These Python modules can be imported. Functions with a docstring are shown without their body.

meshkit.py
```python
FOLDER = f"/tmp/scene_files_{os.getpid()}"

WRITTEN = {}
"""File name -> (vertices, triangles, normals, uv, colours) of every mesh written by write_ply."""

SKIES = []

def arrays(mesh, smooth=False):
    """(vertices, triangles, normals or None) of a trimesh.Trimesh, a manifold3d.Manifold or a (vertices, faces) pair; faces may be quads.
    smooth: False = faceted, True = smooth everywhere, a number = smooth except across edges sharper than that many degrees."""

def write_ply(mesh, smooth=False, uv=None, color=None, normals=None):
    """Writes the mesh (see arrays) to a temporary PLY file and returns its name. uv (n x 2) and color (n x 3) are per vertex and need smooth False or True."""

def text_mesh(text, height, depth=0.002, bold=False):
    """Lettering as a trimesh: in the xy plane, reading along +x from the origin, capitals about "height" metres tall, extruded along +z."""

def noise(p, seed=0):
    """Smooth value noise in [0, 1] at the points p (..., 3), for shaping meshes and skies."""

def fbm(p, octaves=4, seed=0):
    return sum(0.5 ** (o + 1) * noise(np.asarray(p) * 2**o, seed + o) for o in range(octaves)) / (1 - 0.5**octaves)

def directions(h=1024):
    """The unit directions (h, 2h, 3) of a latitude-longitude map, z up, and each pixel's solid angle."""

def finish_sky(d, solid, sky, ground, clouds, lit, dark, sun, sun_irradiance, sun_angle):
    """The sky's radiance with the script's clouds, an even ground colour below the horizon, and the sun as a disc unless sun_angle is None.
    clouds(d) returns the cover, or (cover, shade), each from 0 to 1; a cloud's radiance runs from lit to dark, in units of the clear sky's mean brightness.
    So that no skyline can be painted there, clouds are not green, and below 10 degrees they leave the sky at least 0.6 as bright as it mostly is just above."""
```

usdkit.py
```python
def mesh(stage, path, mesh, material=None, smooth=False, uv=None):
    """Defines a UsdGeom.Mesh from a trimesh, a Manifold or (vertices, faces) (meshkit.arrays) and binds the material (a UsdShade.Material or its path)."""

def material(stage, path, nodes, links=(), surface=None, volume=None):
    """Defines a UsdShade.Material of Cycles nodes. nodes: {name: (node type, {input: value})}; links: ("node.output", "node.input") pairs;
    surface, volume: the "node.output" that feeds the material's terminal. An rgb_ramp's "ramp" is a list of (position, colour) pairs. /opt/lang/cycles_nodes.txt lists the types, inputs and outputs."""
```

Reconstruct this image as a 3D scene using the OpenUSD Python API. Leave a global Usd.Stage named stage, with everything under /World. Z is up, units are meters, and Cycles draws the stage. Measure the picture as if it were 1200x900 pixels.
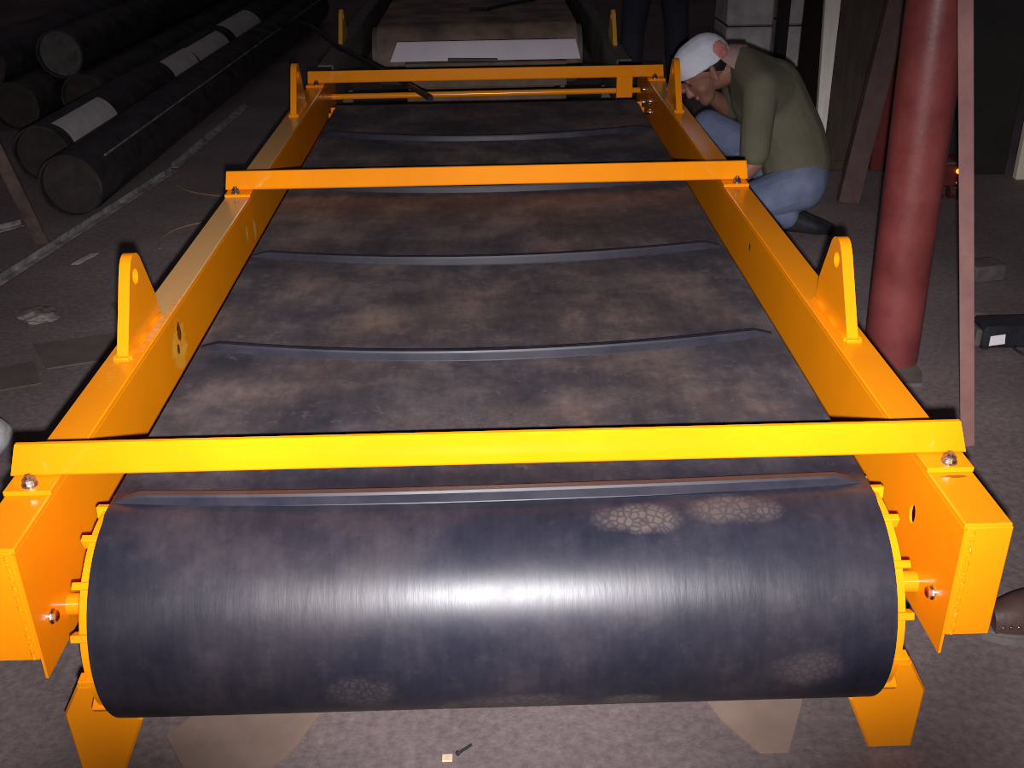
import math, random
import numpy as np
import trimesh
import manifold3d
from manifold3d import Manifold, OpType
from shapely.geometry import Polygon, Point, box as sbox
from shapely import affinity
import usdkit, meshkit
from pxr import Usd, UsdGeom, UsdLux, UsdShade, Sdf, Gf, Vt

random.seed(7)
RNG = np.random.default_rng(11)
stage = Usd.Stage.CreateInMemory()
UsdGeom.SetStageUpAxis(stage, 'Z')
UsdGeom.SetStageMetersPerUnit(stage, 1.0)
UsdGeom.Xform.Define(stage, '/World')
UsdGeom.Scope.Define(stage, '/World/Looks')

# ------------------------------------------------------------------ camera
CAM = np.array([0.0099, -1.2491, 1.4002])
PITCH, YAW, ROLL, FPX = 0.47003, 0.01712, -0.01635, 1235.8
EXPOSURE = 0.0


def cam_axes():
    cp, sp, cy, sy = math.cos(PITCH), math.sin(PITCH), math.cos(YAW), math.sin(YAW)
    fwd = np.array([sy * cp, cy * cp, -sp])
    right = np.array([cy, -sy, 0.0])
    up = np.cross(right, fwd)
    c, s = math.cos(ROLL), math.sin(ROLL)
    return c * right + s * up, -s * right + c * up, fwd


RIGHT, UP, FWD = cam_axes()


def frame(right, up, back, pos):
    return Gf.Matrix4d(*right, 0, *up, 0, *back, 0, *pos, 1)


cam = UsdGeom.Camera.Define(stage, '/World/camera')
cam.AddTransformOp().Set(frame(RIGHT, UP, -FWD, CAM))
cam.CreateHorizontalApertureAttr(36.0)
cam.CreateFocalLengthAttr(36.0 * FPX / 1200)
cam.CreateFStopAttr(0.0)
cam.CreateClippingRangeAttr((0.05, 200.0))
cam.CreateExposureAttr(EXPOSURE)

# ------------------------------------------------------------------ light: the camera's own flash just under the lens, and a trace of night light
FLASH = CAM + 0.013 * RIGHT - 0.047 * UP
# the flash head's beam: a middle and two side lobes (up and sideways tilt and half angle in degrees)


def flash_lamp(name, pan, lift, cone, power):
    a, t = math.radians(pan), math.radians(lift)
    d = math.cos(t) * (math.cos(a) * FWD + math.sin(a) * RIGHT) + math.sin(t) * UP
    r = np.cross(d, UP); r /= np.linalg.norm(r)
    u = np.cross(r, d)
    l = UsdLux.SphereLight.Define(stage, '/World/' + name)
    l.CreateRadiusAttr(0.012)
    l.CreateIntensityAttr(power)
    l.CreateColorAttr(Gf.Vec3f(1.0, 0.955, 0.98))
    l.AddTransformOp().Set(frame(r, u, -d, FLASH + 0.006 * math.sin(a) * RIGHT))
    s = UsdLux.ShapingAPI.Apply(l.GetPrim())
    s.CreateShapingConeAngleAttr(cone)
    s.CreateShapingConeSoftnessAttr(1.0)
    return l


FLASH_W = 23000.0
flash_lamp('flash', 0.0, 0.1, 28.1, FLASH_W * 3.63)
flash_lamp('flash_001', -35.0, 4.1, 29.6, FLASH_W * 2.43)
flash_lamp('flash_002', 35.0, 4.1, 29.6, FLASH_W * 2.43)
dome = UsdLux.DomeLight.Define(stage, '/World/night_light')
dome.CreateIntensityAttr(0.012)
dome.CreateColorAttr(Gf.Vec3f(0.95, 0.85, 1.0))

# ------------------------------------------------------------------ materials
LOOKS = {}


def noise_mat(name, c1, c2, scale=6.0, rough=0.6, bump=0.0, bump_scale=60.0, metallic=0.0, rough2=None, lo=0.35, hi=0.65, stretch=(1, 1, 1), spec=0.5, spots=(), detail=6.0):
    """A plain two-tone procedural paint, metal, cloth or stone; spots: (centre, radius, colour, raggedness) marks at places in the world."""
    if name in LOOKS:
        return LOOKS[name]
    n = {'g': ('geometry', {}), 'map': ('mapping', {'scale': stretch}),
         'n': ('noise_texture', {'scale': scale, 'detail': detail, 'roughness': 0.6}),
         'r': ('rgb_ramp', {'ramp': [(lo, c1), (hi, c2)]}),
         'p': ('principled_bsdf', {'roughness': rough, 'metallic': metallic, 'specular_ior_level': spec})}
    L = [('g.position', 'map.vector'), ('map.vector', 'n.vector'), ('n.fac', 'r.fac')]
    col = 'r.color'
    for i, (c, rad, colour, rag) in enumerate(spots):
        n[f'sub{i}'] = ('vector_math', {'math_type': 'subtract', 'vector2': c})
        n[f'div{i}'] = ('vector_math', {'math_type': 'divide', 'vector2': rad})
        n[f'len{i}'] = ('vector_math', {'math_type': 'length'})
        n[f'nz{i}'] = ('noise_texture', {'scale': 90.0, 'detail': 4.0})
        n[f'ma{i}'] = ('math', {'math_type': 'multiply_add', 'value2': rag})
        n[f'mr{i}'] = ('map_range', {'from_min': 0.9 + rag / 2, 'from_max': 1.1 + rag / 2, 'to_min': 1.0, 'to_max': 0.0, 'clamp': True})
        n[f'mx{i}'] = ('mix', {'color2': colour})
        L += [('g.position', f'sub{i}.vector1'), (f'sub{i}.vector', f'div{i}.vector1'), (f'div{i}.vector', f'len{i}.vector1'),
              ('g.position', f'nz{i}.vector'), (f'nz{i}.fac', f'ma{i}.value1'), (f'len{i}.value', f'ma{i}.value3'), (f'ma{i}.value', f'mr{i}.value'),
              (f'mr{i}.result', f'mx{i}.fac'), (col, f'mx{i}.color1')]
        col = f'mx{i}.color'
    L.append((col, 'p.base_color'))
    if rough2 is not None:
        n['rr'] = ('map_range', {'from_min': 0.3, 'from_max': 0.7, 'to_min': rough, 'to_max': rough2, 'clamp': True})
        L += [('n.fac', 'rr.value'), ('rr.result', 'p.roughness')]
    if bump:
        n['bn'] = ('noise_texture', {'scale': bump_scale, 'detail': 4.0})
        n['b'] = ('bump', {'strength': bump, 'distance': 0.004})
        L += [('g.position', 'bn.vector'), ('bn.fac', 'b.height'), ('b.normal', 'p.normal')]
    LOOKS[name] = usdkit.material(stage, '/World/Looks/' + name, n, L, surface='p.BSDF')
    return LOOKS[name]


YC1, YC2 = (0.80, 0.245, 0.003), (0.86, 0.27, 0.004)
M_YELLOW = noise_mat('yellow_paint', YC1, YC2, 5.0, 0.21, spec=0.4)
M_RAIL_L = noise_mat('yellow_paint_chipped', YC1, YC2, 5.0, 0.21, spec=0.4, spots=[
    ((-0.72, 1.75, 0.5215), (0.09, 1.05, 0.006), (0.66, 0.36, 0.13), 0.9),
    ((-0.683, 0.875, 0.435), (0.02, 0.050, 0.050), (0.84, 0.36, 0.03), 1.6),
    ((-0.683, 0.885, 0.462), (0.02, 0.014, 0.022), (0.16, 0.05, 0.012), 1.2),
    ((-0.683, 0.862, 0.433), (0.02, 0.009, 0.012), (0.16, 0.05, 0.012), 1.0),
    ((-0.683, 0.90, 0.415), (0.02, 0.03, 0.012), (0.85, 0.42, 0.05), 1.6),
    ((-0.683, 0.84, 0.445), (0.02, 0.014, 0.02), (0.85, 0.40, 0.04), 1.6),
    ((-0.683, 1.62, 0.44), (0.02, 0.012, 0.02), (0.85, 0.45, 0.10), 1.2),
    ((-0.683, 1.72, 0.42), (0.02, 0.014, 0.03), (0.85, 0.48, 0.14), 1.2)])
M_RAIL_R = noise_mat('yellow_paint_marked', YC1, YC2, 5.0, 0.21, spec=0.4, spots=[
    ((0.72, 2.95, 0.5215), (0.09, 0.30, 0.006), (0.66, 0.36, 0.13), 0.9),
    ((0.683, 1.36, 0.46), (0.02, 0.008, 0.01), (0.14, 0.05, 0.012), 1.0),
    ((0.72, 0.13, 0.5205), (0.02, 0.004, 0.01), (0.25, 0.09, 0.01), 1.0)])
M_HOLE = noise_mat('dark_gap', (0.02, 0.015, 0.012), (0.03, 0.02, 0.02), 20, 0.9)
M_BOLT = noise_mat('worn_bolt_steel', (0.09, 0.055, 0.04), (0.32, 0.28, 0.25), 90, 0.3, 0.1, 200, metallic=0.8)
M_CHROME = noise_mat('bright_steel', (0.7, 0.68, 0.66), (0.8, 0.8, 0.8), 60, 0.2, metallic=1.0)
M_STEEL = noise_mat('dark_mill_steel', (0.035, 0.033, 0.036), (0.075, 0.065, 0.066), 9, 0.34, 0.15, 90, metallic=0.5, rough2=0.55)
M_PIPE_END = noise_mat('pale_pipe_end', (0.05, 0.042, 0.042), (0.10, 0.085, 0.082), 15, 0.8, 0.2)
M_PIPE_IN = noise_mat('rusty_pipe_end', (0.017, 0.011, 0.010), (0.036, 0.024, 0.022), 15, 0.8, 0.2)
M_ANGLE = noise_mat('scuffed_angle_steel', (0.16, 0.15, 0.15), (0.42, 0.40, 0.39), 16, 0.4, 0.1, metallic=0.3)
M_RUSTBAR = noise_mat('rusty_flat_steel', (0.06, 0.042, 0.036), (0.12, 0.085, 0.075), 14, 0.7, 0.2)
M_LABEL = noise_mat('white_sticker', (0.44, 0.40, 0.39), (0.54, 0.50, 0.48), 12, 0.7)
M_REDPOST = noise_mat('red_oxide_paint', (0.135, 0.026, 0.026), (0.205, 0.046, 0.042), 7, 0.38, 0.1, 70, rough2=0.5)
M_PINKBAR = noise_mat('pale_red_primer', (0.20, 0.095, 0.090), (0.27, 0.135, 0.115), 10, 0.6, 0.12)
M_REDDARK = noise_mat('dark_red_paint', (0.10, 0.012, 0.010), (0.15, 0.020, 0.016), 5, 0.5)
M_BROWN = noise_mat('dark_brown_board', (0.026, 0.015, 0.010), (0.046, 0.029, 0.019), 5, 0.6, 0.15, stretch=(6, 6, 1))
M_BLACKB = noise_mat('blackish_board', (0.009, 0.007, 0.006), (0.015, 0.011, 0.009), 5, 0.75)
M_KHAKI = noise_mat('khaki_panel', (0.66, 0.58, 0.43), (0.76, 0.68, 0.53), 6, 0.6)
M_PALEWOOD = noise_mat('pale_plank', (0.68, 0.63, 0.56), (0.80, 0.75, 0.67), 8, 0.65, 0.1, stretch=(8, 8, 1))
M_GREYST = noise_mat('grey_primer_steel', (0.085, 0.075, 0.068), (0.14, 0.12, 0.105), 8, 0.55, 0.12)
M_DULLYEL = noise_mat('dull_yellow_paint', (0.62, 0.30, 0.03), (0.72, 0.36, 0.04), 8, 0.4)
M_DUSTBELT = noise_mat('dusty_brown_belt', (0.10, 0.078, 0.066), (0.30, 0.205, 0.145), 4.5, 0.85, 0.2, 30)
M_WHITE = noise_mat('white_board', (0.80, 0.73, 0.80), (0.88, 0.82, 0.87), 5, 0.6)
M_CRATE = noise_mat('crate_wood', (0.12, 0.08, 0.055), (0.2, 0.14, 0.10), 9, 0.8)
M_BLOCK = noise_mat('grey_concrete_block', (0.48, 0.43, 0.43), (0.74, 0.69, 0.67), 7, 0.9, 0.25, 40)
M_WALL = noise_mat('dark_plaster', (0.05, 0.04, 0.04), (0.09, 0.075, 0.07), 3, 0.9)
M_CARD = noise_mat('brown_cardboard', (0.215, 0.148, 0.115), (0.27, 0.19, 0.15), 10, 0.85)
M_CARDD = noise_mat('dirty_cardboard', (0.085, 0.062, 0.052), (0.125, 0.095, 0.080), 8, 0.9)
M_PAPER = noise_mat('pale_paper', (0.40, 0.36, 0.36), (0.5, 0.46, 0.46), 20, 0.8)
M_CHIP = noise_mat('cream_chip', (0.62, 0.46, 0.30), (0.78, 0.62, 0.44), 60, 0.6)
M_CLOTH = noise_mat('grey_rag', (0.10, 0.085, 0.08), (0.24, 0.21, 0.19), 14, 0.9, 0.3)
M_SACK = noise_mat('pale_grey_sack', (0.44, 0.43, 0.44), (0.52, 0.51, 0.52), 12, 0.8, 0.1)
M_BLACK = noise_mat('black_plastic', (0.012, 0.012, 0.016), (0.025, 0.025, 0.03), 20, 0.45)
M_HOSE = noise_mat('black_hose', (0.010, 0.010, 0.012), (0.018, 0.018, 0.02), 20, 0.6)
M_WIRE = noise_mat('tan_wire', (0.22, 0.13, 0.07), (0.3, 0.18, 0.1), 20, 0.6)
M_LEATHER = noise_mat('brown_leather', (0.055, 0.028, 0.024), (0.085, 0.045, 0.038), 20, 0.5, 0.2)
M_SOLE = noise_mat('grey_sole', (0.12, 0.105, 0.095), (0.17, 0.15, 0.14), 20, 0.8)
M_SKIN = noise_mat('brown_skin', (0.27, 0.125, 0.085), (0.33, 0.155, 0.105), 10, 0.5, 0.05)
M_SHIRT = noise_mat('olive_green_cloth', (0.105, 0.098, 0.062), (0.140, 0.130, 0.085), 5, 0.9, 0.25, 25)
M_JEANS = noise_mat('blue_denim', (0.10, 0.125, 0.21), (0.16, 0.19, 0.29), 9, 0.9, 0.25, 40)
M_CAP = noise_mat('pale_cap_cloth', (0.66, 0.68, 0.78), (0.78, 0.80, 0.88), 12, 0.9, 0.2, 60)
M_CAPRED = noise_mat('red_cap_print', (0.55, 0.17, 0.16), (0.72, 0.3, 0.28), 60, 0.9)
M_VISOR = noise_mat('tan_cap_cloth', (0.33, 0.21, 0.19), (0.40, 0.27, 0.24), 20, 0.9)
M_HAIR = noise_mat('black_hair', (0.008, 0.008, 0.01), (0.016, 0.015, 0.016), 60, 0.55, 0.5, 200)
M_EYE = noise_mat('dark_eye', (0.03, 0.02, 0.016), (0.05, 0.04, 0.03), 5, 0.3)
M_NAVY = noise_mat('navy_cloth', (0.014, 0.014, 0.025), (0.024, 0.023, 0.038), 6, 0.9, 0.2)
M_DKSHIRT = noise_mat('dark_shirt_cloth', (0.03, 0.03, 0.03), (0.05, 0.05, 0.05), 6, 0.9, 0.2)


def lamp_mat(name, colour, strength):
    return usdkit.material(stage, '/World/Looks/' + name, {'e': ('emission', {'color': colour, 'strength': strength})}, [], surface='e.emission')


def concrete_mat():
    n = {'g': ('geometry', {}),
         'n1': ('noise_texture', {'scale': 1.3, 'detail': 8.0, 'roughness': 0.62}),
         'r1': ('rgb_ramp', {'ramp': [(0.30, (0.140, 0.108, 0.110)), (0.52, (0.200, 0.155, 0.154)), (0.72, (0.270, 0.213, 0.205))]}),
         'n2': ('noise_texture', {'scale': 55.0, 'detail': 5.0, 'roughness': 0.7}),
         'r2': ('rgb_ramp', {'ramp': [(0.30, (0.62, 0.60, 0.60)), (0.6, (1.0, 1.0, 1.0)), (0.78, (1.35, 1.3, 1.25))]}),
         'm': ('mix', {'mix_type': 'multiply', 'fac': 1.0}),
         'v': ('voronoi_texture', {'scale': 9.0, 'feature': 'f1'}),
         'r3': ('rgb_ramp', {'ramp': [(0.0, (1.5, 1.4, 1.35)), (0.045, (1.0, 1.0, 1.0)), (1.0, (1.0, 1.0, 1.0))]}),
         'm2': ('mix', {'mix_type': 'multiply', 'fac': 0.6}),
         'b': ('bump', {'strength': 0.35, 'distance': 0.006}),
         'p': ('principled_bsdf', {'roughness': 0.75, 'specular_ior_level': 0.35})}
    L = [('g.position', 'n1.vector'), ('g.position', 'n2.vector'), ('g.position', 'v.vector'), ('n1.fac', 'r1.fac'), ('n2.fac', 'r2.fac'),
         ('r1.color', 'm.color1'), ('r2.color', 'm.color2'), ('v.distance', 'r3.fac'), ('m.color', 'm2.color1'), ('r3.color', 'm2.color2'),
         ('m2.color', 'p.base_color'), ('n2.fac', 'b.height'), ('b.normal', 'p.normal')]
    return usdkit.material(stage, '/World/Looks/concrete_floor', n, L, surface='p.BSDF')


def belt_mat():
    """Dark rubber, dusty where n is high; st = (across, along the belt) in metres. Dusty sole prints, scuffs and one painted glint have shapes of their own."""
    n = {'uv': ('attribute', {'attribute': 'st'}), 'g': ('geometry', {}),
         'mp': ('mapping', {'scale': (1.0, 0.9, 1.0)}),
         'n1': ('noise_texture', {'scale': 5.0, 'detail': 9.0, 'roughness': 0.68}),
         'r1': ('rgb_ramp', {'ramp': [(0.33, (0.010, 0.0105, 0.017)), (0.50, (0.0155, 0.0155, 0.023)), (0.68, (0.030, 0.027, 0.034))]}),
         'r1d': ('rgb_ramp', {'ramp': [(0.34, (0.022, 0.020, 0.026)), (0.50, (0.050, 0.041, 0.044)), (0.66, (0.115, 0.088, 0.080))]}),
         'sx': ('separate_xyz', {}),
         'da': ('map_range', {'from_min': LOOP - 0.14, 'from_max': LOOP - 0.04, 'to_min': 1.0, 'to_max': 0.0, 'clamp': True}),
         'db': ('map_range', {'from_min': HALF, 'from_max': HALF + 0.1, 'to_min': 0.0, 'to_max': 1.0, 'clamp': True}),
         'dm': ('math', {'math_type': 'multiply'}),
         'md': ('mix', {}),
         'rd': ('mix_float', {'b': 0.72}),
         'ms': ('mapping', {'scale': (1.0, 0.16, 1.0)}),
         'n2': ('noise_texture', {'scale': 55.0, 'detail': 5.0, 'roughness': 0.6}),
         'r2': ('rgb_ramp', {'ramp': [(0.3, (0.82, 0.82, 0.84)), (0.7, (1.18, 1.18, 1.18))]}),
         'm': ('mix', {'mix_type': 'multiply', 'fac': 0.8}),
         'n3': ('noise_texture', {'scale': 26.0, 'detail': 8.0, 'roughness': 0.75}),
         'r3': ('rgb_ramp', {'ramp': [(0.56, (0, 0, 0)), (0.70, (1, 1, 1))]}),
         'm3': ('mix', {'color2': (0.125, 0.100, 0.090)}),
         'f3': ('math', {'math_type': 'multiply'}),
         'f4': ('math', {'math_type': 'multiply_add', 'value2': 0.50, 'value3': 0.07}),
         'n5': ('noise_texture', {'scale': 2.6, 'detail': 3.0}),
         'r5': ('rgb_ramp', {'ramp': [(0.38, (0.80, 0.82, 0.92)), (0.62, (1.22, 1.06, 0.98))]}),
         'm5': ('mix', {'mix_type': 'multiply', 'fac': 1.0}),
         'rr': ('map_range', {'from_min': 0.35, 'from_max': 0.65, 'to_min': 0.36, 'to_max': 0.46, 'clamp': True}),
         'b': ('bump', {'strength': 0.16, 'distance': 0.003}),
         'p': ('principled_bsdf', {'specular_ior_level': 0.33})}
    L = [('uv.vector', 'mp.vector'), ('mp.vector', 'n1.vector'), ('n1.fac', 'r1.fac'), ('uv.vector', 'ms.vector'), ('ms.vector', 'n2.vector'), ('n2.fac', 'r2.fac'),
         ('n1.fac', 'r1d.fac'), ('uv.vector', 'sx.vector'), ('sx.y', 'da.value'), ('sx.y', 'db.value'), ('da.result', 'dm.value1'), ('db.result', 'dm.value2'), ('dm.value', 'md.fac'), ('r1.color', 'md.color1'), ('r1d.color', 'md.color2'),
         ('dm.value', 'rd.fac'), ('rr.result', 'rd.a'), ('md.color', 'm.color1'), ('r2.color', 'm.color2'), ('uv.vector', 'n3.vector'), ('n3.fac', 'r3.fac'), ('r3.color', 'f3.value1'), ('dm.value', 'f4.value1'), ('f4.value', 'f3.value2'), ('uv.vector', 'n5.vector'), ('n5.fac', 'r5.fac'), ('f3.value', 'm3.fac'), ('m.color', 'm5.color1'), ('r5.color', 'm5.color2'), ('m5.color', 'm3.color1'),
         ('n1.fac', 'rr.value'), ('rd.result', 'p.roughness'), ('n2.fac', 'b.height'), ('b.normal', 'p.normal')]
    col = 'm3.color'
    # dusty sole prints and a painted glint: each an ellipse broken up by a tread of small cells
    n['vor'] = ('voronoi_texture', {'scale': 80.0, 'feature': 'distance_to_edge', 'randomness': 0.9})
    n['tread'] = ('map_range', {'from_min': 0.02, 'from_max': 0.18, 'to_min': 0.40, 'to_max': 1.0, 'clamp': True})
    n['wob'] = ('noise_texture', {'scale': 18.0, 'detail': 3.0})
    L += [('uv.vector', 'vor.vector'), ('vor.distance', 'tread.value'), ('uv.vector', 'wob.vector')]
    for i, (u, v, a, bb, k) in enumerate(PRINTS_AND_GLINT):
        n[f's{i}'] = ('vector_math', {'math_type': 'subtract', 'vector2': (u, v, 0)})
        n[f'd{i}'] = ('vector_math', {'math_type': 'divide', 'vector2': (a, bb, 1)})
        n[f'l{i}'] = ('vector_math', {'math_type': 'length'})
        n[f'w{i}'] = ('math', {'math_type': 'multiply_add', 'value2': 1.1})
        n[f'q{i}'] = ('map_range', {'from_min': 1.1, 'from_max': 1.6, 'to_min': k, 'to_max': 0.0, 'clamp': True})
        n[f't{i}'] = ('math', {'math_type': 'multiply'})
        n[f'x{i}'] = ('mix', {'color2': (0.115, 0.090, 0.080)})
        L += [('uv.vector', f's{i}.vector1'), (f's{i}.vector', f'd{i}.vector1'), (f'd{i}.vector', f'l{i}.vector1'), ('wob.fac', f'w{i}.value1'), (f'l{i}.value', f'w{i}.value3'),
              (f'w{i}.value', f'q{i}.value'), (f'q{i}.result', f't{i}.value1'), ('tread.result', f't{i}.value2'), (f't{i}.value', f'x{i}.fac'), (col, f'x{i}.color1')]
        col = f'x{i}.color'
    L.append((col, 'p.base_color'))
    return usdkit.material(stage, '/World/Looks/belt_rubber', n, L, surface='p.BSDF')


# ------------------------------------------------------------------ geometry helpers
def hull(pts):
    return trimesh.convex.convex_hull(np.asarray(pts, float))


def cbox(x0, x1, y0, y1, z0, z1, c=0.003):
    """A box with bevelled edges."""
    c = min(c, (x1 - x0) / 2.2, (y1 - y0) / 2.2, (z1 - z0) / 2.2)
    P = []
    for x, sx in ((x0, 1), (x1, -1)):
        for y, sy in ((y0, 1), (y1, -1)):
            for z, sz in ((z0, 1), (z1, -1)):
                P += [(x, y + sy * c, z + sz * c), (x + sx * c, y, z + sz * c), (x + sx * c, y + sy * c, z)]
    return hull(P)


def prism(poly, plane, a, b):
    """Extrudes a 2D polygon: plane 'yz' along x, 'xz' along y, 'xy' along z, from a to b."""
    poly = poly if isinstance(poly, Polygon) else Polygon(poly)
    m = trimesh.creation.extrude_polygon(poly, abs(b - a), engine='earcut')
    v = np.array(m.vertices)
    w = v[:, 2] + min(a, b)
    v = {'yz': np.stack([w, v[:, 0], v[:, 1]], 1), 'xz': np.stack([v[:, 0], w, v[:, 1]], 1), 'xy': np.stack([v[:, 0], v[:, 1], w], 1)}[plane]
    m = trimesh.Trimesh(v, m.faces, process=False)
    if m.volume < 0:
        m.invert()
    return m


def bevel_prism(poly, plane, a, b, c=0.003):
    """As prism(), for a convex outline, with bevelled rims."""
    poly = poly if isinstance(poly, Polygon) else Polygon(poly)
    inner = poly.buffer(-c, join_style=2)
    P = []
    for q, w in ((inner, a), (poly, a + c), (poly, b - c), (inner, b)):
        for u, v in list(q.exterior.coords)[:-1]:
            P.append({'yz': (w, u, v), 'xz': (u, w, v), 'xy': (u, v, w)}[plane])
    return hull(P)


def cyl(p0, p1, r, n=24, r1=None):
    p0, p1 = np.array(p0, float), np.array(p1, float)
    r1 = r if r1 is None else r1
    t = p1 - p0
    t /= np.linalg.norm(t)
    a = np.cross(t, [0, 0, 1.0] if abs(t[2]) < 0.9 else [1.0, 0, 0]); a /= np.linalg.norm(a)
    b = np.cross(t, a)
    g = np.arange(n) * 2 * math.pi / n
    ring = np.cos(g)[:, None] * a + np.sin(g)[:, None] * b
    return hull(np.vstack([p0 + r * ring, p1 + r1 * ring]))


def pipe(p0, p1, r, wall, n=48):
    """A hollow pipe."""
    h = float(np.linalg.norm(np.subtract(p1, p0)))
    m = trimesh.creation.annulus(r - wall, r, h, sections=n)
    m.apply_translation([0, 0, h / 2])
    m.apply_transform(trimesh.geometry.align_vectors([0, 0, 1], np.subtract(p1, p0) / h))
    m.apply_translation(p0)
    return m


def beam(p0, p1, w, t, side=(1, 0, 0), c=0.002):
    """A bar from p0 to p1, w wide along side, t thick."""
    p0, p1 = np.array(p0, float), np.array(p1, float)
    d = p1 - p0; h = np.linalg.norm(d); d /= h
    s = np.array(side, float); s -= d * s.dot(d); s /= np.linalg.norm(s)
    k = np.cross(d, s)
    m = cbox(-w / 2, w / 2, -t / 2, t / 2, 0, h, c)
    m.apply_transform(np.vstack([np.column_stack([s, k, d, p0]), [0, 0, 0, 1]]))
    if m.volume < 0:
        m.invert()
    return m


def profile_bar(poly, p0, p1, side=(1, 0, 0)):
    """Sweeps a 2D section (across 'side', then its normal) straight from p0 to p1."""
    p0, p1 = np.array(p0, float), np.array(p1, float)
    d = p1 - p0; h = np.linalg.norm(d); d /= h
    s = np.array(side, float); s -= d * s.dot(d); s /= np.linalg.norm(s)
    k = np.cross(d, s)
    m = trimesh.creation.extrude_polygon(Polygon(poly), h, engine='earcut')
    m.apply_transform(np.vstack([np.column_stack([s, k, d, p0]), [0, 0, 0, 1]]))
    if m.volume < 0:
        m.invert()
    return m


def tube(points, r, n=10, sub=6):
    P = np.array(points, float)
    from scipy.interpolate import CubicSpline
    t = np.arange(len(P))
    q = CubicSpline(t, P)(np.linspace(0, len(P) - 1, (len(P) - 1) * sub + 1)) if len(P) > 2 else P
    T = np.gradient(q, axis=0); T /= np.linalg.norm(T, axis=1, keepdims=True)
    a = np.cross(T, [0.05, 0.1, 1.0]); a /= np.linalg.norm(a, axis=1, keepdims=True)
    b = np.cross(T, a)
    g = np.arange(n) * 2 * math.pi / n
    V = (q[:, None] + r * (np.cos(g)[None, :, None] * a[:, None] + np.sin(g)[None, :, None] * b[:, None])).reshape(-1, 3)
    F = []
    for i in range(len(q) - 1):
        for j in range(n):
            A, B, C, D = i * n + j, i * n + (j + 1) % n, (i + 1) * n + (j + 1) % n, (i + 1) * n + j
            F += [(A, B, C), (A, C, D)]
    for base, flip in ((0, True), ((len(q) - 1) * n, False)):
        for j in range(1, n - 1):
            F.append((base, base + j + 1, base + j) if flip else (base, base + j, base + j + 1))
    m = trimesh.Trimesh(V, F, process=False)
    if m.volume < 0:
        m.invert()
    return m


def cat(*ms):
    return trimesh.util.concatenate(list(ms))


def hexnut(c, axis, r, h):
    c = np.array(c, float); axis = np.array(axis, float)
    body = cyl(c, c + axis * h * 0.85, r, 6)
    cap = cyl(c + axis * h * 0.85, c + axis * h, r * 0.86, 6, r * 0.72)
    return cat(body, cap)


def lump(c, r, seed, amp=0.25, sub=3, flat=None):
    m = trimesh.creation.icosphere(sub, 1.0)
    v = np.array(m.vertices)
    v = v * (1 + amp * (meshkit.fbm(v * 2.2 + seed * 7.1, 3, seed)[:, None] - 0.5) * 2)
    v = v * np.array(r) + np.array(c)
    if flat is not None:
        v[:, 2] = np.maximum(v[:, 2], flat)
    return trimesh.Trimesh(v, m.faces, process=False)


# ------------------------------------------------------------------ things and parts
COUNT = {}


def numbered(parent, name):
    k = COUNT.get((parent, name), 0)
    COUNT[(parent, name)] = k + 1
    return f'{parent}/{name}' + (f'_{k:03d}' if k else '')


def data(prim, **kw):
    for k, v in kw.items():
        if v:
            prim.SetCustomDataByKey(k, v)


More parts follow.
